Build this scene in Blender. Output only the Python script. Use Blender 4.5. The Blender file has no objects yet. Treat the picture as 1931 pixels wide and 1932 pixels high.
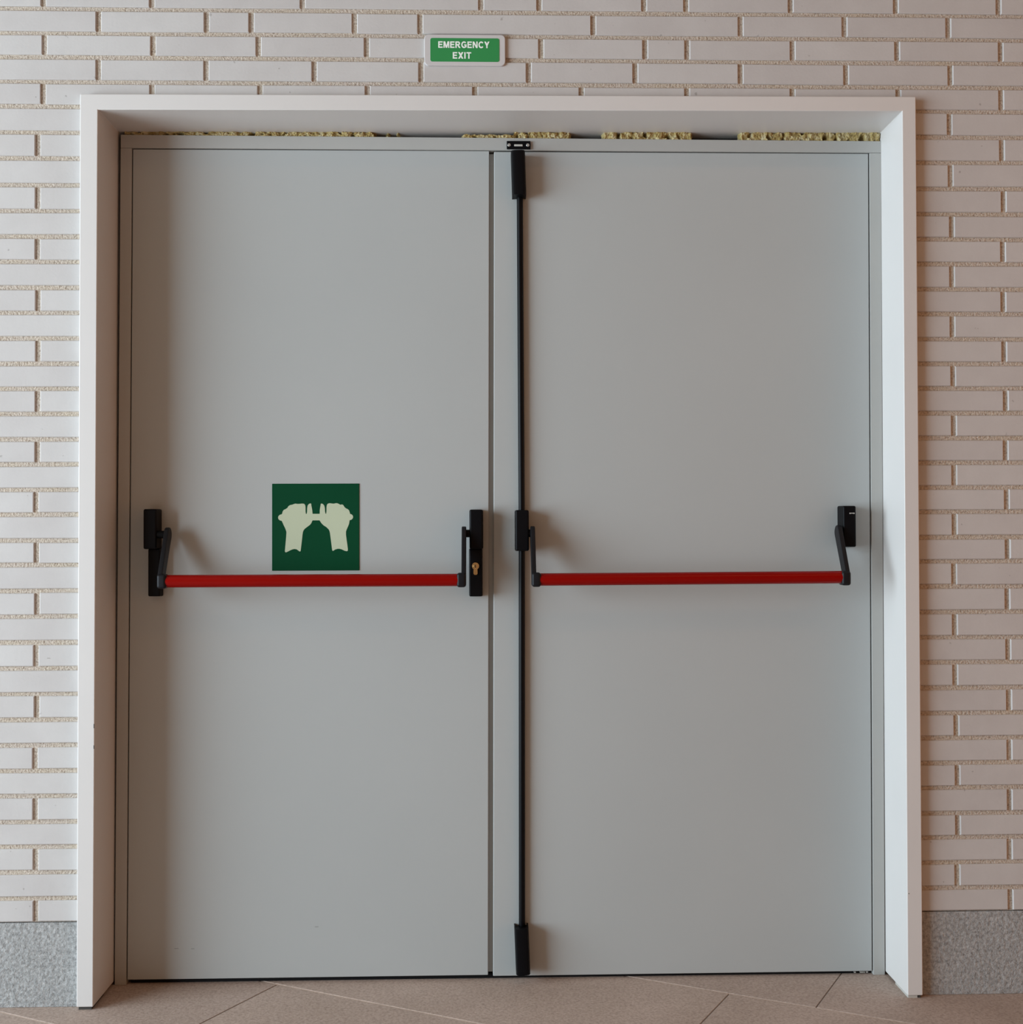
import bpy, bmesh, math, random
from mathutils import Matrix, Vector
from mathutils.geometry import tessellate_polygon

random.seed(7)
scn = bpy.context.scene
col = scn.collection

# ---------------------------------------------------------------- camera
# metres; X to the right along the brick wall, Y into the wall, Z up; brick faces lie at Y = 0
R_CAM = ((0.9996548914, -0.0260277847, -0.0035570262),
         (0.0030839734, -0.0181925374, 0.9998297459),
         (-0.0260880647, -0.9994956658, -0.0181059900))
cam_data = bpy.data.cameras.new('camera')
cam = bpy.data.objects.new('camera', cam_data)
col.objects.link(cam)
rot = Matrix(R_CAM).transposed().to_4x4()
cam.matrix_world = Matrix.Translation((-0.0246, -2.7792, 1.0986)) @ rot
cam_data.sensor_fit = 'HORIZONTAL'
cam_data.sensor_width = 36.0
cam_data.lens = 36.0 * 2200.0 / 1931.0
cam_data.clip_start = 0.02
scn.camera = cam

# ---------------------------------------------------------------- world, light, exposure
world = bpy.data.worlds.new('world')
scn.world = world
world.use_nodes = True
world.node_tree.nodes['Background'].inputs[0].default_value = (0.62, 0.72, 0.85, 1)
world.node_tree.nodes['Background'].inputs[1].default_value = 0.02


def area_light(name, loc, rot_euler, sx, sy, watts, colour):
    d = bpy.data.lights.new(name, 'AREA')
    d.shape = 'RECTANGLE'
    d.size, d.size_y = sx, sy
    d.energy = watts
    d.color = colour
    o = bpy.data.objects.new(name, d)
    o.location = loc
    o.rotation_euler = rot_euler
    col.objects.link(o)
    return o


# daylight entering by the tall window of the left-hand wall
WIN_Y0, WIN_Y1, WIN_Z0, WIN_Z1, WALL_L = -4.4, -0.55, 0.02, 2.7, -4.6
area_light('window_daylight', (WALL_L + 0.06, (WIN_Y0 + WIN_Y1) / 2, (WIN_Z0 + WIN_Z1) / 2),
           (0, -math.pi / 2, 0), WIN_Z1 - WIN_Z0, WIN_Y1 - WIN_Y0, 545, (0.74, 0.895, 1.0))
# warm strip lamp along the ceiling of the hall
area_light('ceiling_strip_lamp', (2.0, -2.3, 3.46), (0, 0, 0), 2.6, 0.3, 12, (1.0, 0.46, 0.18))
# added warm fill light, in an opening made for it in the right-hand wall
OPEN_Y0, OPEN_Y1, OPEN_Z1, WALL_R = -3.6, -1.0, 2.2, 3.6
area_light('warm_fill_light', (WALL_R + 0.05, (OPEN_Y0 + OPEN_Y1) / 2, OPEN_Z1 / 2 + 0.02), (0, math.pi / 2, 0),
           OPEN_Z1 - 0.05, OPEN_Y1 - OPEN_Y0 - 0.05, 26, (1.0, 0.42, 0.15))

vs = scn.view_settings
vs.view_transform = 'Standard'
vs.look = 'None'
vs.exposure = -0.34
vs.gamma = 1.0
vs.use_curve_mapping = False


# ---------------------------------------------------------------- helpers
def new_mat(name):
    m = bpy.data.materials.new(name)
    m.use_nodes = True
    nt = m.node_tree
    return m, nt, nt.nodes['Principled BSDF']


def node(nt, kind, **inputs):
    n = nt.nodes.new(kind)
    for k, v in inputs.items():
        n.inputs[k].default_value = v
    return n


def coords(nt, space='Object', scale=(1, 1, 1)):
    """world-scaled coordinates: the Position of the shading point"""
    g = nt.nodes.new('ShaderNodeNewGeometry')
    mp = nt.nodes.new('ShaderNodeMapping')
    mp.inputs['Scale'].default_value = scale
    nt.links.new(g.outputs['Position'], mp.inputs['Vector'])
    return mp.outputs['Vector']


def ramp(nt, fac, stops):
    r = nt.nodes.new('ShaderNodeValToRGB')
    e = r.color_ramp.elements
    while len(e) < len(stops):
        e.new(0.5)
    for i, (p, c) in enumerate(stops):
        e[i].position = p
        e[i].color = (*c, 1)
    nt.links.new(fac, r.inputs['Fac'])
    return r.outputs['Color']


def noise(nt, vec, scale, detail=4.0, rough=0.55):
    n = nt.nodes.new('ShaderNodeTexNoise')
    n.inputs['Scale'].default_value = scale
    n.inputs['Detail'].default_value = detail
    n.inputs['Roughness'].default_value = rough
    nt.links.new(vec, n.inputs['Vector'])
    return n.outputs['Fac']


def mix(nt, a, b, fac, mode='MIX'):
    m = nt.nodes.new('ShaderNodeMix')
    m.data_type = 'RGBA'
    m.blend_type = mode
    for sock, v in ((m.inputs[0], fac), (m.inputs[6], a), (m.inputs[7], b)):
        if hasattr(v, 'links'):
            nt.links.new(v, sock)
        elif isinstance(v, tuple):
            sock.default_value = (*v, 1)
        else:
            sock.default_value = v
    return m.outputs[2]


def bump(nt, bsdf, height, strength, dist):
    b = nt.nodes.new('ShaderNodeBump')
    b.inputs['Strength'].default_value = strength
    b.inputs['Distance'].default_value = dist
    nt.links.new(height, b.inputs['Height'])
    nt.links.new(b.outputs['Normal'], bsdf.inputs['Normal'])


def plain(name, colour, rough=0.5, metallic=0.0, spec=0.5, var=0.04, grain=0.0):
    m, nt, b = new_mat(name)
    v = coords(nt)
    f = noise(nt, v, 3.0, 3)
    lo = tuple(c * (1 - var) for c in colour)
    hi = tuple(min(1, c * (1 + var)) for c in colour)
    nt.links.new(ramp(nt, f, [(0.3, lo), (0.7, hi)]), b.inputs['Base Color'])
    b.inputs['Roughness'].default_value = rough
    b.inputs['Metallic'].default_value = metallic
    b.inputs['Specular IOR Level'].default_value = spec
    if grain:
        bump(nt, b, noise(nt, v, 420.0, 2), grain, 0.0004)
    return m


# ---------------------------------------------------------------- materials
def make_brick_mat():
    m, nt, b = new_mat('white_brick')
    v = coords(nt)
    info = nt.nodes.new('ShaderNodeObjectInfo')
    soft = ramp(nt, noise(nt, v, 9.0, 5), [(0.3, (0.555, 0.53, 0.515)), (0.7, (0.605, 0.585, 0.57))])
    per = ramp(nt, info.outputs['Random'], [(0.0, (0.95, 0.94, 0.94)), (1.0, (1.0, 1.0, 1.0))])
    c = mix(nt, soft, per, 1.0, 'MULTIPLY')
    # a few tiny dark pits
    pits = ramp(nt, noise(nt, v, 55.0, 2, 0.4), [(0.245, (0.55, 0.52, 0.5)), (0.27, (1, 1, 1))])
    c = mix(nt, c, pits, 0.6, 'MULTIPLY')
    nt.links.new(c, b.inputs['Base Color'])
    b.inputs['Roughness'].default_value = 0.62
    b.inputs['Specular IOR Level'].default_value = 0.25
    bump(nt, b, noise(nt, v, 160.0, 4), 0.25, 0.0008)
    return m


def make_mortar_mat():
    m, nt, b = new_mat('sandy_mortar')
    v = coords(nt)
    n1 = noise(nt, v, 210.0, 3, 0.65)
    c = ramp(nt, n1, [(0.28, (0.25, 0.20, 0.17)), (0.43, (0.50, 0.44, 0.385)), (0.70, (0.74, 0.68, 0.615))])
    tint = ramp(nt, noise(nt, v, 14.0, 3), [(0.3, (1.0, 0.95, 0.86)), (0.7, (1.0, 0.97, 0.95))])
    nt.links.new(mix(nt, c, tint, 1.0, 'MULTIPLY'), b.inputs['Base Color'])
    b.inputs['Roughness'].default_value = 0.95
    b.inputs['Specular IOR Level'].default_value = 0.1
    bump(nt, b, n1, 0.9, 0.004)
    return m


def make_granite_mat():
    m, nt, b = new_mat('grey_granite')
    v = coords(nt)
    n1 = noise(nt, v, 120.0, 5, 0.72)
    c = ramp(nt, n1, [(0.28, (0.15, 0.15, 0.15)), (0.43, (0.32, 0.32, 0.315)), (0.56, (0.43, 0.43, 0.425)),
                      (0.76, (0.62, 0.61, 0.60))])
    nt.links.new(mix(nt, c, ramp(nt, noise(nt, v, 12.0, 3), [(0.3, (0.9, 0.9, 0.9)), (0.7, (1, 1, 1))]), 1.0,
                     'MULTIPLY'), b.inputs['Base Color'])
    b.inputs['Roughness'].default_value = 0.8
    b.inputs['Specular IOR Level'].default_value = 0.2
    bump(nt, b, noise(nt, v, 95.0, 4, 0.65), 0.8, 0.004)
    return m


def make_stone_mat():
    m, nt, b = new_mat('beige_floor_stone')
    v = coords(nt)
    info = nt.nodes.new('ShaderNodeObjectInfo')
    n1 = noise(nt, v, 150.0, 4, 0.7)
    c = ramp(nt, n1, [(0.25, (0.33, 0.25, 0.207)), (0.5, (0.51, 0.398, 0.335)), (0.8, (0.66, 0.54, 0.47))])
    c = mix(nt, c, ramp(nt, noise(nt, v, 4.0, 4), [(0.3, (0.86, 0.85, 0.83)), (0.7, (1, 1, 1))]), 1.0, 'MULTIPLY')
    c = mix(nt, c, ramp(nt, info.outputs['Random'], [(0, (0.93, 0.93, 0.94)), (1, (1, 1, 1))]), 1.0, 'MULTIPLY')
    nt.links.new(c, b.inputs['Base Color'])
    b.inputs['Roughness'].default_value = 0.7
    b.inputs['Specular IOR Level'].default_value = 0.3
    bump(nt, b, n1, 0.35, 0.0015)
    return m


def make_foam_mat():
    m, nt, b = new_mat('yellow_expanding_foam')
    v = coords(nt)
    c = ramp(nt, noise(nt, v, 60.0, 4, 0.6), [(0.3, (0.50, 0.36, 0.12)), (0.48, (0.76, 0.61, 0.27)),
                                             (0.66, (0.92, 0.83, 0.56))])
    nt.links.new(c, b.inputs['Base Color'])
    b.inputs['Roughness'].default_value = 0.8
    bump(nt, b, noise(nt, v, 200.0, 3), 0.5, 0.002)
    return m


def make_door_mat():
    m, nt, b = new_mat('grey_door_paint')
    v = coords(nt)
    c = ramp(nt, noise(nt, v, 1.6, 3), [(0.3, (0.432, 0.453, 0.449)), (0.7, (0.450, 0.470, 0.465))])
    nt.links.new(c, b.inputs['Base Color'])
    b.inputs['Roughness'].default_value = 0.42
    b.inputs['Specular IOR Level'].default_value = 0.4
    bump(nt, b, noise(nt, coords(nt, scale=(1, 1, 0.6)), 7.0, 2), 0.04, 0.004)
    return m


M = {
    'brick': make_brick_mat(), 'mortar': make_mortar_mat(), 'granite': make_granite_mat(),
    'stone': make_stone_mat(), 'foam': make_foam_mat(), 'door': make_door_mat(),
    'trim': plain('white_lacquer', (0.69, 0.665, 0.645), 0.38, var=0.015),
    'steel': plain('grey_frame_paint', (0.44, 0.44, 0.42), 0.42, var=0.02),
    'black': plain('black_plastic', (0.003, 0.003, 0.004), 0.45, spec=0.12, var=0.1, grain=0.15),
    'lever': plain('charcoal_metal', (0.009, 0.009, 0.011), 0.45, spec=0.2, var=0.1, grain=0.2),
    'rod': plain('black_rod', (0.003, 0.003, 0.004), 0.4, spec=0.15, var=0.1),
    'red': plain('red_bar_lacquer', (0.25, 0.002, 0.001), 0.2, spec=0.18, var=0.04),
    'gapblack': plain('black_gap_shade', (0.006, 0.006, 0.007), 0.7, spec=0.2, var=0.1),  # flat black standing in for shade inside narrow gaps
    'brass': plain('brass', (0.80, 0.62, 0.33), 0.25, metallic=1.0, var=0.05),
    'zinc': plain('zinc_screw', (0.62, 0.62, 0.60), 0.35, metallic=0.8, var=0.05),
    'print': plain('pale_print', (0.5, 0.48, 0.44), 0.5, var=0.05),
    'signgreen': plain('dark_green_sign', (0.0015, 0.056, 0.022), 0.5, spec=0.1, var=0.06),
    'signcream': plain('pale_luminous_print', (0.52, 0.58, 0.42), 0.5, spec=0.2, var=0.03),
    'exitgreen': plain('green_sign', (0.028, 0.27, 0.075), 0.45, var=0.04),
    'exitwhite': plain('white_print', (0.90, 0.95, 0.90), 0.5, var=0.01),
    'exitplate': plain('pale_sign_plate', (0.60, 0.575, 0.57), 0.5, var=0.02),
    'grout_light': plain('pale_grout', (0.66, 0.54, 0.45), 0.9, var=0.1),
    'grout_dark': plain('dark_grout', (0.19, 0.14, 0.11), 0.9, var=0.1),
    'cream': plain('cream_plaster', (0.30, 0.23, 0.17), 0.8, var=0.03),
    'ochre': plain('ochre_plaster', (0.30, 0.16, 0.085), 0.8, var=0.03),
    'steel_dark': plain('faint_scuff', (0.27, 0.28, 0.275), 0.6, var=0.1),
    'dark': plain('scuff_and_gap_shade', (0.05, 0.045, 0.04), 0.7, var=0.1),  # scuffs, and the shade in the gap under the surround
}
gm, gnt, gb = new_mat('window_glass')
gb.inputs['Base Color'].default_value = (0.9, 0.95, 0.95, 1)
gb.inputs['Transmission Weight'].default_value = 1.0
gb.inputs['Roughness'].default_value = 0.02
M['glass'] = gm


def link_mesh(name, me, mat, parent=None):
    o = bpy.data.objects.new(name, me)
    if mat is not None and not me.materials:
        me.materials.append(mat)
    col.objects.link(o)
    if parent is not None:
        o.parent = parent
    return o


def obj(name, bm, mat, parent=None, smooth=False):
    bmesh.ops.recalc_face_normals(bm, faces=bm.faces)
    me = bpy.data.meshes.new(name)
    bm.to_mesh(me)
    bm.free()
    if smooth:
        for p in me.polygons:
            p.use_smooth = True
        me.set_sharp_from_angle(angle=math.radians(38))
    o = link_mesh(name, me, mat, parent)
    if smooth:      # keep the broad faces flat-shaded beside their rounded edges
        w = o.modifiers.new('weighted_normals', 'WEIGHTED_NORMAL')
        w.keep_sharp = True
        w.weight = 100
    return o


def empty(name, loc=(0, 0, 0)):
    o = bpy.data.objects.new(name, None)
    o.empty_display_size = 0.05
    o.location = loc
    col.objects.link(o)
    return o


def child(o, root):
    """parent o to root without moving it"""
    o.parent = root
    o.matrix_parent_inverse = Matrix.Translation(root_loc(root)).inverted()


def root_loc(root):
    v = Vector(root.location)
    while root.parent is not None:
        root = root.parent
    return v


def structure(o, label=None):
    o['kind'] = 'structure'
    if label:
        o['label'] = label
    return o


def thing(o, label, cat, group=None):
    o['label'] = label
    o['category'] = cat
    if group:
        o['group'] = group
    return o


def lean(z):
    """the door set stands a hair out of plumb"""
    return 0.0045 * (z - 1.04)


def box(bm, x0, x1, y0, y1, z0, z1, leaning=False):
    vs_ = []
    for z in (z0, z1):
        d = lean(z) if leaning else 0.0
        for x, y in ((x0, y0), (x1, y0), (x1, y1), (x0, y1)):
            vs_.append(bm.verts.new((x + d, y, z)))
    a = vs_
    fs = [bm.faces.new(q) for q in ((a[0], a[3], a[2], a[1]), (a[4], a[5], a[6], a[7]), (a[0], a[1], a[5], a[4]),
                                    (a[1], a[2], a[6], a[5]), (a[2], a[3], a[7], a[6]), (a[3], a[0], a[4], a[7]))]
    return vs_, fs


def bevel_all(bm, w, seg=2):
    bmesh.ops.bevel(bm, geom=list(bm.edges), offset=w, segments=seg, profile=0.5, affect='EDGES', clamp_overlap=True)


def rbox(name, ext, mat, bev=0.002, seg=2, parent=None, leaning=False):
    bm = bmesh.new()
    box(bm, *ext, leaning=leaning)
    bmesh.ops.recalc_face_normals(bm, faces=bm.faces)
    if bev:
        bevel_all(bm, bev, seg)
    return obj(name, bm, mat, parent, smooth=bool(bev))


def prism(bm, pts, axis, a, b):
    """extrude a 2-D outline along an axis: 'x' takes (y, z), 'y' takes (x, z)"""
    def P(p, t):
        return (t, p[0], p[1]) if axis == 'x' else (p[0], t, p[1])
    v0 = [bm.verts.new(P(p, a)) for p in pts]
    v1 = [bm.verts.new(P(p, b)) for p in pts]
    n = len(pts)
    bm.faces.new(v0)
    bm.faces.new(list(reversed(v1)))
    for i in range(n):
        j = (i + 1) % n
        bm.faces.new((v0[i], v1[i], v1[j], v0[j]))


def circle(cx, cy, r, n=20, a0=0.0, a1=2 * math.pi, closed=True):
    m = n if closed else n + 1
    return [(cx + r * math.cos(a0 + (a1 - a0) * i / n), cy + r * math.sin(a0 + (a1 - a0) * i / n)) for i in range(m)]


def tube(bm, p0, p1, r, n=24):
    p0, p1 = Vector(p0), Vector(p1)
    d = (p1 - p0)
    q = d.to_track_quat('Z', 'Y').to_matrix().to_4x4()
    bmesh.ops.create_cone(bm, cap_ends=True, segments=n, radius1=r, radius2=r, depth=d.length,
                          matrix=Matrix.Translation((p0 + p1) / 2) @ q)


# ================================================================ STRUCTURE
D = 0.1287            # plane of the grey steel frame, set back in the reveal
T = -0.020            # front of the white surround, proud of the bricks
FLOOR = -0.008
XL, XR = -0.9692, 1.0222     # outer sides of the white surround
ZT = 2.142                   # its top
XMIN, XMAX, ZMAX, YMIN = -4.6, 3.6, 3.5, -6.2
MORTAR = 0.0045

# ---- brick wall: mortar body, then the bricks as children
bm = bmesh.new()
box(bm, XMIN, XL + 0.01, MORTAR, 0.30, 0.19, ZMAX)
box(bm, XR - 0.01, XMAX, MORTAR, 0.30, 0.19, ZMAX)
box(bm, XL + 0.01, XR - 0.01, MORTAR, 0.30, ZT - 0.01, ZMAX)
box(bm, XMIN, XL + 0.01, 0.03, 0.30, FLOOR, 0.19)
box(bm, XR - 0.01, XMAX, 0.03, 0.30, FLOOR, 0.19)
wall = structure(obj('wall_back', bm, M['mortar']), 'white brick wall with sandy beige mortar around the double door')

BEDS = [2.3501, 2.2918, 2.2342, 2.1756, 2.1167, 2.0542, 1.9924, 1.9286, 1.8665, 1.8054, 1.7454, 1.6841, 1.6242, 1.5635,
        1.5033, 1.4439, 1.3842, 1.3239, 1.2648, 1.2051, 1.1463, 1.0853, 1.0271, 0.9667, 0.9058, 0.8445, 0.7842, 0.7236,
        0.663, 0.6037, 0.5438, 0.4845, 0.4241, 0.3661, 0.306, 0.2454]
TOP_JOINTS = {
    0: [-1.062, -0.806, -0.448, -0.021, 0.119, 0.372, 0.474, 0.728, 0.985, 1.237],
    1: [-0.932, -0.676, -0.57, -0.324, -0.167, 0.249, 0.606, 0.859, 1.113],
    2: [-1.059, -0.803, -0.553, -0.295, -0.04, 0.123, 0.374, 0.476, 0.732, 0.987, 1.241],
    3: [-0.932, -0.677, -0.42, -0.165, 0.093, 0.35, 0.605, 0.862, 1.117],
    4: [-1.062, -0.805, -0.549, -0.293, -0.036, 0.22, 0.475, 0.731, 0.989, 1.241],
}
BED, JOINT, PITCH = 0.0108, 0.0118, 0.256
X_SEEN = (-1.165, 1.285)
_cache = {}


def brick_verts(w, h):
    c, d = 0.0016, MORTAR + 0.004
    out = []
    for (ix, y) in ((0.0, d), (0.0, c), (c, 0.0)):
        hw, hh = w / 2 - ix, h / 2 - ix
        out += [(-hw, y, -hh), (hw, y, -hh), (hw, y, hh), (-hw, y, hh)]
    return out


BRICK_FACES = [(8, 9, 10, 11)] + [(a, b, b + 4, a + 4) for k in (0, 4) for a, b in
                                 ((k, k + 1), (k + 1, k + 2), (k + 2, k + 3), (k + 3, k))]


def brick_mesh(w, h):
    key = (round(w, 3), round(h, 3))
    if key not in _cache:
        me = bpy.data.meshes.new('brick')
        me.from_pydata(brick_verts(w, h), [], BRICK_FACES)
        me.materials.append(M['brick'])
        _cache[key] = me
    return _cache[key]


field_v, field_f = [], []


def lay(x0, x1, z0, z1):
    w, h = x1 - x0, z1 - z0
    if w < 0.012 or h < 0.012:
        return
    cx, cz = (x0 + x1) / 2, (z0 + z1) / 2
    y = random.uniform(-0.0006, 0.0006)
    if x1 > X_SEEN[0] and x0 < X_SEEN[1] and z0 < 2.385:
        o = link_mesh('brick', brick_mesh(w, h), None, wall)
        o.location = (cx, y, cz + random.uniform(-0.0006, 0.0006))
        o.rotation_euler = (random.uniform(-0.004, 0.004), random.uniform(-0.003, 0.003), random.uniform(-0.003, 0.003))
    else:
        k = len(field_v)
        field_v.extend((cx + a, y + b, cz + c) for a, b, c in brick_verts(w, h))
        field_f.extend(tuple(i + k for i in f) for f in BRICK_FACES)


n_up = int((ZMAX - BEDS[0]) / 0.0592)
rows = []
for k in range(-n_up, 37):
    top = BEDS[0] + 0.0592 * (-k + 0) if k <= 0 else BEDS[k - 1]
    if k == 0:
        top = BEDS[0] + 0.0592
    elif k < 0:
        top = BEDS[0] + 0.0592 * (1 - k)
    bot = BEDS[k] if 0 <= k < 36 else (0.1905 if k == 36 else BEDS[0] + 0.0592 * (-k))
    rows.append((k, bot + (BED / 2 if k < 36 else 0.0015), min(top, ZMAX) - BED / 2))

for k, z0, z1 in rows:
    if k <= 4:
        js = list(TOP_JOINTS[k]) if k >= 0 else list(TOP_JOINTS[3 if k % 2 else 4])
        while js[0] > XMIN:
            js.insert(0, js[0] - PITCH)
        while js[-1] < XMAX:
            js.append(js[-1] + PITCH)
        for a, b in zip(js, js[1:]):
            x0, x1 = max(a + JOINT / 2, XMIN), min(b - JOINT / 2, XMAX)
            zb = z0
            if k == 4 and x0 > XL and x1 < XR:
                zb = max(z0, ZT)
            lay(x0, x1, zb, z1)
    else:
        jit = lambda: random.uniform(-0.002, 0.002)
        first = (-1.0735 if k % 2 == 0 else -1.190) + jit()
        edge = XL - 0.0005
        j = first
        while edge > XMIN:
            lay(max(j + JOINT / 2, XMIN), edge, z0, z1)
            edge = j - JOINT / 2
            j -= PITCH
        first = (1.2425 if k % 2 == 0 else 1.1150) + jit()
        edge = XR + 0.0005
        j = first
        while edge < XMAX:
            lay(edge, min(j - JOINT / 2, XMAX), z0, z1)
            edge = j + JOINT / 2
            j += PITCH
me = bpy.data.meshes.new('brick_field')
me.from_pydata(field_v, [], field_f)
bf = link_mesh('brick_field', me, M['brick'], wall)
bf['kind'] = 'stuff'

# ---- granite plinth under the bricks
for side, x0, x1 in (('left', XMIN, XL - 0.0005), ('right', XR + 0.0005, XMAX)):
    b = structure(empty('baseboard_' + side, (x0, 0, FLOOR)),
                  'rough grey granite plinth slab under the bricks, %s of the door' % side)
    ends = [x0, x1]
    if side == 'left':
        ends = [x0, -2.15, x1]
    else:
        ends = [x0, 2.25, x1]
    for a, c in zip(ends, ends[1:]):
        s = rbox('granite_slab', (a + (0.002 if a != x0 else 0), c - (0.002 if c != x1 else 0), 0.0005, 0.03, FLOOR, 0.1885),
                 M['granite'], 0.001, 1)
        child(s, b)

# ---- white surround: casing and reveal in one profile
TB = -0.0010            # it stops just short of the floor


def quad_prism(name, xz, y0, y1, mat, bev, root):
    bm_ = bmesh.new()
    prism(bm_, xz, 'y', y0, y1)
    bmesh.ops.recalc_face_normals(bm_, faces=bm_.faces)
    bevel_all(bm_, bev, 3)
    o_ = obj(name, bm_, mat, None, smooth=True)
    child(o_, root)
    return o_


LX0, LX1 = -0.9315, -0.9262      # inner edge of the left jamb at floor and head
RX0, RX1 = 0.9833, 0.9905
ZI_L, ZI_R = 2.1015, 2.1095
bm = bmesh.new()
prism(bm, [(-0.9700, TB), (LX0, TB), (LX1, ZI_L), (RX1, ZI_R), (RX0, TB), (1.0200, TB), (1.0244, ZT + 0.003), (-0.9684, ZT - 0.003)],
      'y', T, D + 0.07)
bmesh.ops.recalc_face_normals(bm, faces=bm.faces)
bevel_all(bm, 0.0022, 3)
bmesh.ops.triangulate(bm, faces=[f for f in bm.faces if len(f.verts) > 4])
sur = structure(obj('trim_1', bm, M['trim'], None, smooth=True), 'white painted surround lining the recess of the double door')
# small scuffs on the surround
for (x, z, w, h) in ((-0.9313, 0.651, 0.0018, 0.010), (-0.9313, 0.602, 0.0018, 0.008), (0.9885, 0.2394, 0.002, 0.002)):
    s = rbox('scuff', (x - w / 2, x + w / 2, T - 0.0002, T + 0.0005, z - h / 2, z + h / 2), M['dark'], 0)
    s.parent = sur
# crumbled pale bits at the right foot; dark blocks imitate shade in the gap
for x0, x1, dz in ((-0.966, -0.936, 0.0), (0.986, 1.008, 0.0), (1.010, 1.016, -0.003)):
    s = rbox('packing_gap_shade', (x0, x1, T + 0.004, T + 0.09, FLOOR, TB + dz), M['print'] if dz == 0 and x0 > 0 else M['dark'], 0)
    s.parent = sur

# ---- grey steel door frame
frm = structure(empty('trim_2', (0, D, 0)), 'grey painted steel door frame around the two leaves')
FL0, FL1 = -0.9235, -0.8955      # left member (at mid height; leans)
FR0, FR1 = 0.9565, 0.9858
HZ_L, HZ_R = 2.0935, 2.0872      # top of the head, slightly out of level
HB = 2.0600
fj = rbox('jamb', (FL0, FL1, D, D + 0.065, FLOOR, HB), M['steel'], 0.0012, 2, leaning=True)
child(fj, frm)
fj = rbox('jamb', (FR0, FR1, D, D + 0.065, FLOOR, HB - 0.003), M['steel'], 0.0012, 2, leaning=True)
child(fj, frm)
quad_prism('frame_head', [(FL0 + lean(HB), HB + 0.0003), (FR1 + lean(HB), HB - 0.0025), (FR1 + lean(2.09), HZ_R), (FL0 + lean(2.09), HZ_L)],
           D, D + 0.065, M['steel'], 0.0012, frm)
# rebate stops behind the leaf edges
for ext in ((FL0, FL1 + 0.02, D + 0.056, D + 0.09, FLOOR, 2.08), (FR0 - 0.02, FR1, D + 0.056, D + 0.09, FLOOR, 2.08),
            (FL0, FR1, D + 0.056, D + 0.09, 2.04, 2.075)):
    s = rbox('rebate_stop', ext, M['steel'], 0.0, leaning=True)
    child(s, frm)
# black backing added so the empty stretches of the foam joint look dark
s = rbox('dark_backing', (-0.925, 0.985, D + 0.05, D + 0.075, 2.07, 2.115), M['gapblack'], 0)
child(s, frm)
# keeper plate of the vertical bolt, on the head
kp = rbox('keeper_plate', (0.0425, 0.1022, D - 0.006, D, 2.0607, 2.0811), M['black'], 0.0015, 2)
child(kp, frm)
for x in (0.0484, 0.0952):
    bm = bmesh.new()
    tube(bm, (x, D - 0.0078, 2.0702), (x, D - 0.005, 2.0702), 0.0042, 16)
    bevel_all(bm, 0.0008, 1)
    sc = obj('screw', bm, M['zinc'], kp, smooth=True)
sl = rbox('slot_insert', (0.0612, 0.0822, D - 0.0068, D - 0.005, 2.0670, 2.0722), M['print'], 0.0006, 1, kp)

# ---- floor: stone slabs laid askew, with pale and dark joints
bm = bmesh.new()
box(bm, XMIN, XMAX, YMIN, 0.30, -0.16, FLOOR - 0.0018)
floor = structure(obj('floor', bm, M['grout_light']), 'beige stone slab floor laid at an angle to the wall')
A1, A2 = math.radians(59.0), math.radians(-26.5)
d1, d2 = Vector((math.cos(A1), math.sin(A1))), Vector((math.cos(A2), math.sin(A2)))
n1, n2 = Vector((d1.y, -d1.x)), Vector((-d2.y, d2.x))
ROWS2 = [-0.127 + 0.404 * i for i in range(-18, 12)]
LEN = 1.2
OFFS = {0: -0.515, 1: 0.474, 2: 0.677}


def cross(a, b):
    """the floor point with n1.p = a and n2.p = b"""
    det = n1.x * n2.y - n1.y * n2.x
    return Vector(((a * n2.y - b * n1.y) / det, (n1.x * b - n2.x * a) / det))


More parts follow.
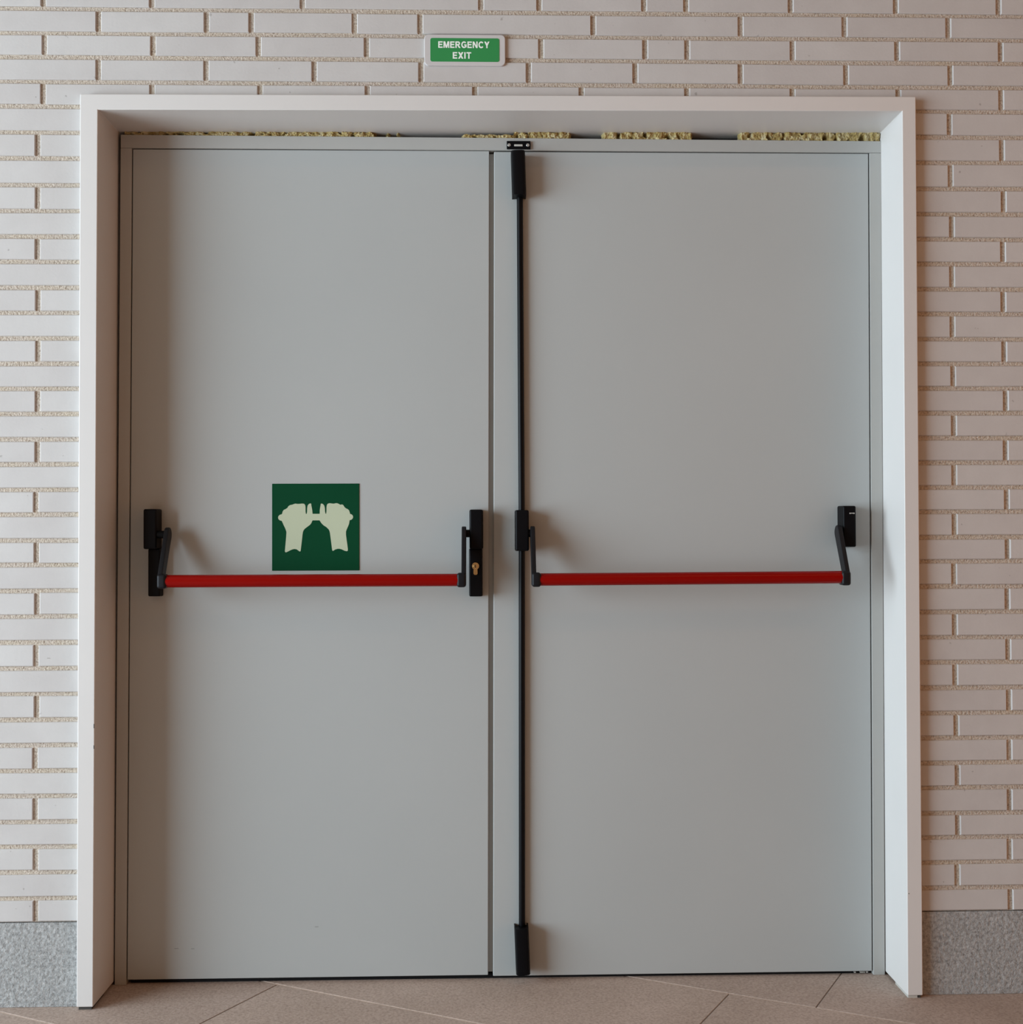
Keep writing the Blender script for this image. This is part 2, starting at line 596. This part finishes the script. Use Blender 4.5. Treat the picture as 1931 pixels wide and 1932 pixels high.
dark_joints = bmesh.new()
for i, (b0, b1) in enumerate(zip(ROWS2, ROWS2[1:])):
    row = i - 17            # row 0 lies just in front of the pale joint through the left leaf
    off = OFFS.get(row, (row * 0.43) % LEN)
    for k in range(-9, 10):
        a0, a1 = off + k * LEN, off + (k + 1) * LEN
        corners = [cross(a0 + 0.0016, b0 + 0.0030), cross(a1 - 0.0016, b0 + 0.0030), cross(a1 - 0.0016, b1 - 0.0030),
                   cross(a0 + 0.0016, b1 - 0.0030)]
        # keep the slabs that lie in the room; trim the outline to it
        poly = corners
        for ax, lim, sgn in ((0, XMIN, 1), (0, XMAX, -1), (1, YMIN, 1), (1, 0.20, -1)):
            new = []
            for p, q in zip(poly, poly[1:] + poly[:1]):
                ip, iq = (p[ax] - lim) * sgn >= 0, (q[ax] - lim) * sgn >= 0
                if ip:
                    new.append(p)
                if ip != iq:
                    t = (lim - p[ax]) / (q[ax] - p[ax])
                    new.append(p.lerp(q, t))
            poly = new
            if len(poly) < 3:
                break
        if len(poly) < 3:
            continue
        bm = bmesh.new()
        lo = [bm.verts.new((p.x, p.y, FLOOR - 0.012)) for p in poly]
        mid = [bm.verts.new((p.x, p.y, FLOOR - 0.0005)) for p in poly]
        cen = sum(poly, Vector((0, 0))) / len(poly)
        up = [bm.verts.new((p.x + (cen.x - p.x) * 0.002, p.y + (cen.y - p.y) * 0.002, FLOOR)) for p in poly]
        bm.faces.new(up)
        for a, b in zip(range(len(poly)), list(range(1, len(poly))) + [0]):
            bm.faces.new((lo[a], lo[b], mid[b], mid[a]))
            bm.faces.new((mid[a], mid[b], up[b], up[a]))
        obj('stone_slab', bm, M['stone'], floor)
        # the short joint at a0 is filled dark
        q0, q1 = cross(a0 - 0.0016, b0 + 0.004), cross(a0 + 0.0016, b0 + 0.004)
        q2, q3 = cross(a0 + 0.0016, b1 - 0.004), cross(a0 - 0.0016, b1 - 0.004)
        if all(XMIN < q.x < XMAX and YMIN < q.y < 0.3 for q in (q0, q1, q2, q3)):
            dark_joints.faces.new([dark_joints.verts.new((q.x, q.y, FLOOR - 0.0009)) for q in (q0, q1, q2, q3)])
obj('dark_joint', dark_joints, M['grout_dark'], floor)

# ---- rest of the hall
bm = bmesh.new()
box(bm, XMIN - 0.2, XMAX + 0.2, YMIN - 0.2, 0.3, ZMAX, ZMAX + 0.2)
structure(obj('ceiling', bm, M['cream']))
bm = bmesh.new()
for ext in ((OPEN_Y1, 0.3, FLOOR - 0.1, ZMAX), (YMIN, OPEN_Y0, FLOOR - 0.1, ZMAX), (OPEN_Y0, OPEN_Y1, OPEN_Z1, ZMAX)):
    box(bm, XMAX, XMAX + 0.2, *ext)
structure(obj('wall_right', bm, M['ochre']))
bm = bmesh.new()
box(bm, XMIN - 0.2, XMAX + 0.2, YMIN - 0.2, YMIN, FLOOR - 0.1, ZMAX)
structure(obj('wall_front', bm, M['ochre']))
bm = bmesh.new()
for ext in ((WIN_Y1, 0.3, FLOOR - 0.1, ZMAX), (YMIN, WIN_Y0, FLOOR - 0.1, ZMAX), (WIN_Y0, WIN_Y1, FLOOR - 0.1, WIN_Z0),
            (WIN_Y0, WIN_Y1, WIN_Z1, ZMAX)):
    box(bm, XMIN - 0.2, XMIN, *ext)
structure(obj('wall_left', bm, M['ochre']))
win = structure(empty('window_1', (XMIN - 0.1, (WIN_Y0 + WIN_Y1) / 2, WIN_Z0)))
bm = bmesh.new()
for y in (WIN_Y0 + 0.03, (WIN_Y0 + WIN_Y1) / 2, WIN_Y1 - 0.03):
    box(bm, XMIN - 0.13, XMIN - 0.07, y - 0.03, y + 0.03, WIN_Z0, WIN_Z1)
for z in (WIN_Z0 + 0.03, WIN_Z1 - 0.03):
    box(bm, XMIN - 0.13, XMIN - 0.07, WIN_Y0, WIN_Y1, z - 0.03, z + 0.03)
child(obj('window_frame', bm, M['steel']), win)
bm = bmesh.new()
box(bm, XMIN - 0.104, XMIN - 0.098, WIN_Y0 + 0.05, WIN_Y1 - 0.05, WIN_Z0 + 0.05, WIN_Z1 - 0.05)
child(obj('pane', bm, M['glass']), win)

# ================================================================ DOOR LEAVES
LEAF_Y0, LEAF_Y1 = D + 0.0022, D + 0.052
LB, LT = 0.0040, 2.0578


def part(name, ext, mat, bev, seg, root, leaning=False):
    o = rbox(name, ext, mat, bev, seg, leaning=leaning)
    child(o, root)
    return o


door_l = structure(empty('door_1', (-0.45, D, 0)), 'left grey steel door leaf with green hands sign and red push bar')
door_r = structure(empty('door_2', (0.48, D, 0)), 'right grey steel door leaf with black vertical bolt rod and red push bar')
part('leaf', (-0.8932, -0.0062, LEAF_Y0, LEAF_Y1, LB, LT), M['door'], 0.0014, 2, door_l, True)
part('leaf', (0.0062, 0.9540, LEAF_Y0, LEAF_Y1, LB - 0.003, LT - 0.0018), M['door'], 0.0018, 3, door_r, True)
# rebated lip of the right leaf, seen down the gap between the leaves
part('meeting_lip', (-0.020, 0.0068, LEAF_Y0 + 0.012, LEAF_Y0 + 0.016, LB, LT - 0.004), M['door'], 0, 1, door_r, True)
# black strips added to stand for the shade in the slot above the floor
part('dark_gap_strip', (-0.893, 0.001, LEAF_Y0 + 0.012, LEAF_Y1, FLOOR + 0.0004, LB + 0.004), M['gapblack'], 0, 1, door_l)
part('dark_gap_strip', (0.002, 0.950, LEAF_Y0 + 0.012, LEAF_Y1, FLOOR + 0.0004, LB + 0.001), M['gapblack'], 0, 1, door_r)
# faint scuffs low on the left leaf
for x, z, w in ((-0.434, 0.128, 0.009), (-0.778, 0.079, 0.010), (-0.738, 0.078, 0.008)):
    part('scuff', (x - w / 2, x + w / 2, LEAF_Y0 - 0.0001, LEAF_Y0 + 0.0005, z - 0.0009, z + 0.0009), M['steel_dark'], 0, 1, door_l)
# small pale chips at the foot of the right leaf
for x, w in ((0.921, 0.008), (0.930, 0.003), (0.936, 0.005), (0.906, 0.004)):
    part('paint_chip', (x, x + w, LEAF_Y0 + 0.006, LEAF_Y0 + 0.0125, FLOOR + 0.003, FLOOR + 0.006), M['print'], 0, 1, door_r)


def sub(o, part_obj, root):
    o.parent = part_obj
    o.matrix_parent_inverse = Matrix.Translation(root.location).inverted()
    return o


def panic(root, label):
    e = bpy.data.objects.new('panic_bar', None)
    e.empty_display_size = 0.05
    col.objects.link(e)
    e.parent = root
    e['label'] = label
    return e


BAR_Y, BAR_Z, BAR_R = D - 0.100, 0.9865, 0.0152
PIV_Y, PIV_Z = D - 0.037, 1.0980


def tapered(c0, r0, c1, r1, n=12):
    """outline of two circles joined by their tangents, in (y, z)"""
    c0, c1 = Vector(c0), Vector(c1)
    d = (c1 - c0)
    ang = math.atan2(d.y, d.x)
    k = math.acos(max(-1, min(1, (r0 - r1) / d.length)))
    pts = []
    for i in range(n + 1):
        t = ang + k + (2 * math.pi - 2 * k) * i / n
        pts.append((c0.x + r0 * math.cos(t), c0.y + r0 * math.sin(t)))
    for i in range(n + 1):
        t = ang - k + 2 * k * i / n
        pts.append((c1.x + r1 * math.cos(t), c1.y + r1 * math.sin(t)))
    return pts


def lever(e, root, xc, toward, x_case):
    """arm at xc; its socket reaches towards the bar (toward = +1 / -1); a stub axle joins it to the case"""
    bm_ = bmesh.new()
    prism(bm_, tapered((PIV_Y, PIV_Z), 0.0175, (BAR_Y, BAR_Z), 0.0145), 'x', xc - 0.0056, xc + 0.0056)
    bmesh.ops.recalc_face_normals(bm_, faces=bm_.faces)
    bmesh.ops.bevel(bm_, geom=[ed for ed in bm_.edges if abs(ed.verts[0].co.x - ed.verts[1].co.x) < 1e-6],
                    offset=0.0022, segments=2, profile=0.5, affect='EDGES')
    lv = sub(obj('lever', bm_, M['lever'], None, smooth=True), e, root)
    xs = sorted((xc - 0.0058 * toward, xc + 0.0165 * toward))
    sub(rbox('bar_socket', (xs[0], xs[1], BAR_Y - 0.0168, BAR_Y + 0.0168, BAR_Z - 0.0172, BAR_Z + 0.0172), M['lever'], 0.006, 3), e, root)
    bm_ = bmesh.new()
    tube(bm_, (xc, PIV_Y + 0.004, PIV_Z), (x_case, PIV_Y + 0.004, PIV_Z), 0.0095, 20)
    sub(obj('axle', bm_, M['black'], None, smooth=True), e, root)
    return lv


def push_bar(e, root, x0, x1, dz=0.0):
    bm_ = bmesh.new()
    tube(bm_, (x0, BAR_Y, BAR_Z), (x1, BAR_Y, BAR_Z + dz), BAR_R, 40)
    o = sub(obj('push_bar', bm_, M['red'], None, smooth=True), e, root)
    o['label'] = 'glossy red round push bar'
    return o


def case(e, root, name, x0, x1, z0, z1, depth, bev=0.004):
    """hardware cover with sides drawn in towards the front"""
    bm_ = bmesh.new()
    vv, _ = box(bm_, x0, x1, D - depth, LEAF_Y0, z0, z1)
    cx = (x0 + x1) / 2
    for v_ in vv:
        if v_.co.y < D - depth + 1e-6:
            v_.co.x = cx + (v_.co.x - cx) * 0.93
            v_.co.z = (z0 + z1) / 2 + (v_.co.z - (z0 + z1) / 2) * 0.985
    bmesh.ops.recalc_face_normals(bm_, faces=bm_.faces)
    bevel_all(bm_, bev, 3)
    return sub(obj(name, bm_, M['black'], None, smooth=True), e, root)


# ---- left leaf
e = panic(door_l, 'red push bar on black end cases and levers, left leaf')
case(e, door_l, 'hinge_case', -0.8492, -0.8148, 1.0620, 1.1612, 0.045)
case(e, door_l, 'lock_cover', -0.8420, -0.8110, 0.9460, 1.0640, 0.028, 0.003)
case(e, door_l, 'lock_case', -0.0540, -0.0192, 1.0590, 1.1575, 0.045)
lc = case(e, door_l, 'lock_cover', -0.0552, -0.0210, 0.9420, 1.0610, 0.032, 0.003)
lever(e, door_l, -0.7905, 1, -0.818)
lever(e, door_l, -0.0668, -1, -0.050)
push_bar(e, door_l, -0.780, -0.080)
# profile cylinder of the lock
ky, kx, kz = D - 0.032, -0.0388, 1.0178
bm = bmesh.new()
ring = circle(kx, kz, 0.0088, 22, math.radians(-58), math.radians(238), False)
outline = ring + [(kx - 0.0050, kz - 0.0185), (kx - 0.0028, kz - 0.0215), (kx + 0.0028, kz - 0.0215), (kx + 0.0050, kz - 0.0185)]
prism(bm, outline, 'y', ky - 0.0025, ky + 0.006)
sub(obj('lock_cylinder', bm, M['brass'], None), e, door_l)['label'] = 'brass lock cylinder'
bm = bmesh.new()
tube(bm, (kx, ky - 0.0042, kz), (kx, ky - 0.002, kz), 0.0062, 20)
bevel_all(bm, 0.0014, 2)
sub(obj('lock_plug', bm, M['brass'], None, smooth=True), e, door_l)
sub(rbox('keyway', (kx - 0.0009, kx + 0.0009, ky - 0.0045, ky - 0.003, kz - 0.0042, kz + 0.0032), M['gapblack'], 0), e, door_l)

# ---- right leaf
e = panic(door_r, 'red push bar on black end cases and levers, right leaf')
case(e, door_r, 'bolt_case', 0.0588, 0.0940, 1.0540, 1.1560, 0.045)
rc = case(e, door_r, 'hinge_case', 0.8706, 0.9052, 1.0605, 1.1640, 0.045)
lever(e, door_r, 0.1022, 1, 0.088)
lever(e, door_r, 0.8622, -1, 0.876)
push_bar(e, door_r, 0.116, 0.849, 0.0025)
for i in range(3):     # the tiny pale mark printed on the right case
    x = 0.8872 + i * 0.0046
    sub(rbox('printed_mark', (x, x + 0.0036, D - 0.0456, D - 0.0448, 1.1432 + (0.0006 if i == 1 else 0), 1.1462), M['print'], 0.0003, 1), e, door_r)

rod = bpy.data.objects.new('vertical_bolt', None)
rod.empty_display_size = 0.05
col.objects.link(rod)
rod.parent = door_r
rod['label'] = 'black vertical bolt rod with end covers'
RODX, RODY = 0.0752, D - 0.0062
bm = bmesh.new()
tube(bm, (RODX - 0.0005, RODY, 1.940), (RODX + 0.0012, RODY, 1.150), 0.0078, 20)
sub(obj('rod', bm, M['rod'], None, smooth=True), rod, door_r)
bm = bmesh.new()
tube(bm, (RODX + 0.0012, RODY, 1.060), (RODX - 0.0018, RODY, 0.120), 0.0078, 20)
sub(obj('rod', bm, M['rod'], None, smooth=True), rod, door_r)


def bolt_cover(name, cx, z0, z1, tilt, open_top):
    w, t, dep = 0.0345, 0.003, 0.045
    bm_ = bmesh.new()
    # a deep channel: front and two cheeks, rounded front corners, ends open for the rod
    h = w / 2
    out = [(-h, 0), (-h, -dep + 0.008), (-h + 0.003, -dep + 0.002), (-h + 0.009, -dep), (h - 0.009, -dep), (h - 0.003, -dep + 0.002),
           (h, -dep + 0.008), (h, 0)]
    inn = [(x * (h - t) / h, y + (t if y < -0.01 else 0)) for x, y in out]
    zl, zh = z0 - (z0 + z1) / 2, z1 - (z0 + z1) / 2
    if open_top:
        loops = [[bm_.verts.new((x, y, z)) for x, y in pts] for pts in (out, inn) for z in (zl, zh)]
        ol, oh, il, ih = loops
        for i in range(len(out) - 1):
            bm_.faces.new((ol[i], ol[i + 1], oh[i + 1], oh[i]))
            bm_.faces.new((il[i + 1], il[i], ih[i], ih[i + 1]))
            bm_.faces.new((oh[i], oh[i + 1], ih[i + 1], ih[i]))
            bm_.faces.new((ol[i + 1], ol[i], il[i], il[i + 1]))
        # floor of the channel a little below the rim
        bm_.faces.new([bm_.verts.new((x, y, zh - 0.005 if open_top > 0 else zl + 0.0008)) for x, y in inn])
    bmesh.ops.recalc_face_normals(bm_, faces=bm_.faces)
    o = obj(name, bm_, M['black'], None, smooth=True)
    sub(o, rod, door_r)
    o.location = (cx, LEAF_Y0, (z0 + z1) / 2)
    o.rotation_euler = (0, tilt, 0)
    return o


bolt_cover('bolt_cover', 0.0712, 1.9360, 2.0462, math.radians(-1.6), -1)
bolt_cover('bolt_cover', 0.0733, 0.0185, 0.1310, math.radians(-2.0), 1)

# ================================================================ SIGNS
# ---- green pictogram sign on the left leaf
SX0, SX1, SZ0, SZ1 = -0.5435, -0.3278, 1.0074, 1.2233
sg = thing(empty('push_bar_sign', ((SX0 + SX1) / 2, LEAF_Y0, SZ0)),
           'dark green square sign with two pale hands gripping a bar, on left door leaf', 'sign')
part('plate', (SX0, SX1, LEAF_Y0 - 0.0018, LEAF_Y0 - 0.00005, SZ0, SZ1), M['signgreen'], 0.0004, 1, sg)
PICT = [(385, 645), (350, 655), (328, 680), (322, 705), (330, 730), (355, 752), (385, 758), (400, 790), (420, 835), (445, 885),
        (465, 940), (467, 965), (462, 1040), (452, 1150), (443, 1250), (440, 1280), (448, 1297), (462, 1300), (490, 1288),
        (540, 1262), (580, 1247), (610, 1243), (645, 1250), (670, 1268), (695, 1285), (708, 1285), (714, 1265), (722, 1200),
        (735, 1090), (745, 1000), (752, 955), (762, 925), (785, 895), (830, 862), (870, 832), (895, 805), (910, 770), (920, 752),
        (1040, 752), (1055, 775), (1075, 805), (1110, 838), (1160, 870), (1195, 905), (1212, 935), (1222, 980), (1235, 1080),
        (1250, 1200), (1258, 1262), (1266, 1278), (1280, 1275), (1310, 1255), (1350, 1243), (1385, 1242), (1425, 1253),
        (1470, 1275), (1510, 1285), (1528, 1278), (1530, 1250), (1522, 1180), (1508, 1080), (1498, 1000), (1498, 945),
        (1508, 915), (1535, 855), (1552, 810), (1562, 750), (1590, 745), (1612, 725), (1622, 698), (1615, 670), (1597, 652),
        (1568, 642), (1562, 610), (1550, 580), (1530, 562), (1495, 545), (1470, 522), (1455, 495), (1440, 482), (1420, 480),
        (1398, 485), (1375, 470), (1345, 458), (1320, 458), (1285, 466), (1250, 462), (1215, 457), (1185, 465), (1168, 485),
        (1162, 520), (1160, 600), (1155, 638), (1143, 638), (1135, 600), (1132, 540), (1122, 500), (1100, 472), (1075, 462),
        (1062, 470), (1055, 510), (1045, 570), (1043, 640), (920, 640), (914, 580), (905, 530), (898, 500), (895, 465),
        (880, 460), (855, 470), (835, 495), (826, 540), (824, 610), (818, 640), (803, 640), (798, 600), (797, 520), (792, 490),
        (775, 467), (740, 462), (690, 468), (655, 468), (620, 463), (595, 470), (570, 480), (530, 488), (500, 508), (485, 535),
        (460, 552), (420, 572), (400, 600), (395, 630)]
pts = [(SX0 + (x - 218) / 1509 * (SX1 - SX0), SZ1 - (y - 120) / 1495 * (SZ1 - SZ0)) for x, y in PICT]
bm = bmesh.new()
front = [bm.verts.new((px, LEAF_Y0 - 0.0022, pz)) for px, pz in pts]
back = [bm.verts.new((px, LEAF_Y0 - 0.0015, pz)) for px, pz in pts]
for tri in tessellate_polygon([[Vector((px, pz, 0)) for px, pz in pts]]):
    bm.faces.new([front[i] for i in tri])
for i in range(len(pts)):
    j = (i + 1) % len(pts)
    bm.faces.new((front[i], back[i], back[j], front[j]))
pc = obj('pictogram', bm, M['signcream'])
child(pc, sg)
pc['label'] = 'pale pictogram of two hands on a bar'

# ---- emergency exit sign over the door
EX0, EX1, EZ0, EZ1 = -0.1572, 0.0371, 2.2177, 2.2932
ex = thing(empty('exit_sign', ((EX0 + EX1) / 2, 0, EZ0)),
           'small green and white emergency exit sign on the brick wall above the door', 'sign')


def rounded(x0, x1, z0, z1, r, n=6):
    pts_ = []
    for cx, cz, a in ((x1 - r, z1 - r, 0), (x0 + r, z1 - r, 90), (x0 + r, z0 + r, 180), (x1 - r, z0 + r, 270)):
        pts_ += [(cx + r * math.cos(math.radians(a + 90 * i / n)), cz + r * math.sin(math.radians(a + 90 * i / n))) for i in range(n + 1)]
    return pts_


def slab(name, outline_, y0, y1, mat, root, bev=0.0):
    bm_ = bmesh.new()
    prism(bm_, outline_, 'y', y0, y1)
    bmesh.ops.recalc_face_normals(bm_, faces=bm_.faces)
    if bev:
        bmesh.ops.bevel(bm_, geom=[ed for ed in bm_.edges if abs(ed.verts[0].co.y - y0) < 1e-6 and abs(ed.verts[1].co.y - y0) < 1e-6],
                        offset=bev, segments=2, profile=0.5, affect='EDGES')
    o = obj(name, bm_, mat)
    child(o, root)
    return o


slab('backplate', rounded(EX0, EX1, EZ0, EZ1, 0.011), -0.0060, -0.0008, M['exitplate'], ex, 0.0016)
slab('green_panel', rounded(-0.1426, 0.0225, 2.2271, 2.2838, 0.0048), -0.0066, -0.0055, M['exitgreen'], ex)


# bold block letters drawn from strokes on a 1 x 1 cell
def stroke_quad(x0, z0, x1, z1, w):
    d = Vector((x1 - x0, z1 - z0)).normalized()
    n = Vector((-d.y, d.x)) * w / 2
    return [(x0 + n.x, z0 + n.y), (x0 - n.x, z0 - n.y), (x1 - n.x, z1 - n.y), (x1 + n.x, z1 + n.y)]


def rect(x0, x1, z0, z1):
    return [(x0, z0), (x1, z0), (x1, z1), (x0, z1)]


def arc_band(cx, cz, rx, rz, w, a0, a1, n=18):
    out = []
    for i in range(n):
        t0, t1 = math.radians(a0 + (a1 - a0) * i / n), math.radians(a0 + (a1 - a0) * (i + 1) / n)
        out.append([(cx + rx * math.cos(t0), cz + rz * math.sin(t0)), (cx + rx * math.cos(t1), cz + rz * math.sin(t1)),
                    (cx + (rx - w) * math.cos(t1), cz + (rz - w) * math.sin(t1)), (cx + (rx - w) * math.cos(t0), cz + (rz - w) * math.sin(t0))])
    return out


S = 0.215      # stroke weight, in cap heights
H = 0.19
GLYPH = {
    'E': (0.70, [rect(0, S, 0, 1), rect(S, 0.70, 1 - H, 1), rect(S, 0.64, 0.5 - H / 2 + 0.02, 0.5 + H / 2 + 0.02), rect(S, 0.70, 0, H)]),
    'M': (0.92, [rect(0, S * 0.9, 0, 1), rect(0.92 - S * 0.9, 0.92, 0, 1),
                 [(0, 1), (S * 1.3, 1), (0.46 + 0.10, 0), (0.46 - 0.10, 0)], [(0.92 - S * 1.3, 1), (0.92, 1), (0.46 + 0.10, 0), (0.46 - 0.10, 0)]]),
    'R': (0.80, [rect(0, S, 0, 1), rect(S, 0.45, 1 - H, 1), rect(S, 0.45, 0.40, 0.40 + H)] + arc_band(0.44, 0.70, 0.30, 0.30, 0.20, -90, 90)
          + [[(0.30, 0.42), (0.53, 0.46), (0.82, 0.0), (0.56, 0.0)]]),
    'G': (0.84, arc_band(0.44, 0.5, 0.44, 0.52, 0.21, 42, 318, 28) + [rect(0.45, 0.84, 0.36, 0.36 + H), rect(0.84 - S * 0.95, 0.84, 0.10, 0.5)]),
    'N': (0.78, [rect(0, S * 0.95, 0, 1), rect(0.78 - S * 0.95, 0.78, 0, 1), [(0, 1), (S * 1.1, 1), (0.78, 0), (0.78 - S * 1.1, 0)]]),
    'C': (0.80, arc_band(0.44, 0.5, 0.44, 0.52, 0.21, 40, 320, 28)),
    'Y': (0.82, [[(0, 1), (0.26, 1), (0.41 + S / 2, 0.44), (0.41 - S / 2, 0.38)], [(0.56, 1), (0.82, 1), (0.41 + S / 2, 0.38), (0.41 - S / 2, 0.44)],
                 rect(0.41 - S / 2, 0.41 + S / 2, 0, 0.45)]),
    'X': (0.82, [[(0, 1), (0.27, 1), (0.82, 0), (0.55, 0)], [(0.55, 1), (0.82, 1), (0.27, 0), (0, 0)]]),
    'I': (S, [rect(0, S, 0, 1)]),
    'T': (0.74, [rect(0, 0.74, 1 - H, 1), rect(0.37 - S / 2, 0.37 + S / 2, 0, 1 - H)]),
}


def word(text, x0, x1, z0, z1):
    gap = 0.13
    total = sum(GLYPH[c][0] for c in text) + gap * (len(text) - 1)
    sx, sz = (x1 - x0) / total, z1 - z0
    pen = 0.0
    for c in text:
        w, polys = GLYPH[c]
        bm_ = bmesh.new()
        for k, poly in enumerate(polys):
            y = -0.00705 - 0.00001 * k
            bm_.faces.new([bm_.verts.new((x0 + (pen + px) * sx, y, z0 + pz * sz)) for px, pz in poly])
        for f in bm_.faces:
            f.normal_update()
            if f.normal.y > 0:
                f.normal_flip()
        ext = bmesh.ops.extrude_face_region(bm_, geom=list(bm_.faces))
        bmesh.ops.translate(bm_, verts=[g for g in ext['geom'] if isinstance(g, bmesh.types.BMVert)], vec=(0, 0.0006, 0))
        o = obj('letter', bm_, M['exitwhite'])
        child(o, ex)
        pen += w + gap


word('EMERGENCY', -0.1237, -0.0010, 2.2600, 2.2757)
word('EXIT', -0.0890, -0.0447, 2.2342, 2.2499)

# ================================================================ EXPANDING FOAM above the steel head
from mathutils import noise as mnoise
bm = bmesh.new()
rnd = random.Random(3)
# runs of foam between the empty stretches of the joint; the front is crumbled by noise
RUNS = ((-0.915, -0.285), (-0.262, -0.250), (-0.235, -0.225), (-0.072, 0.206), (0.283, 0.514), (0.630, 0.994))
ROWS_F = 8
for xa, xb in RUNS:
    n = max(3, int((xb - xa) / 0.0016))
    prev = None
    for i in range(n + 1):
        x = xa + (xb - xa) * i / n
        t = (x + 0.92) / 1.9
        zlo, zhi = HZ_L + (HZ_R - HZ_L) * t - 0.001, ZI_L + (ZI_R - ZI_L) * t + 0.001
        thin = 0.55 if -0.08 < x < 0.06 else 1.0          # a skimpy stretch beside the keeper plate
        endf = min(1.0, min(i, n - i) * 0.0016 / 0.006)
        ring = []
        for j in range(ROWS_F + 1):
            v = j / ROWS_F
            z = zlo + (zhi - zlo) * v * thin
            p = Vector((x * 95.0, v * 1.9 + 4.0, 2.7))
            lump = mnoise.noise(p) * 0.6 + mnoise.noise(p * 2.3) * 0.35 + mnoise.noise(p * 5.1) * 0.2
            hole = max(0.0, mnoise.noise(Vector((x * 60.0, v * 1.2 + 9.0, 7.0))) - 0.22) * 0.05
            y = D + 0.0025 - lump * 0.009 + hole + (1 - endf) * 0.02
            ring.append(bm.verts.new((x + lump * 0.0008, max(y, D - 0.004), z + lump * 0.0012)))
        if prev:
            for j in range(ROWS_F):
                bm.faces.new((prev[j], ring[j], ring[j + 1], prev[j + 1]))
        prev = ring
bmesh.ops.solidify(bm, geom=list(bm.faces), thickness=0.006)
fo = obj('foam_seal', bm, M['foam'])
fo['kind'] = 'stuff'
thing(fo, 'lumpy yellow expanding foam squeezed above the steel door frame', 'foam')
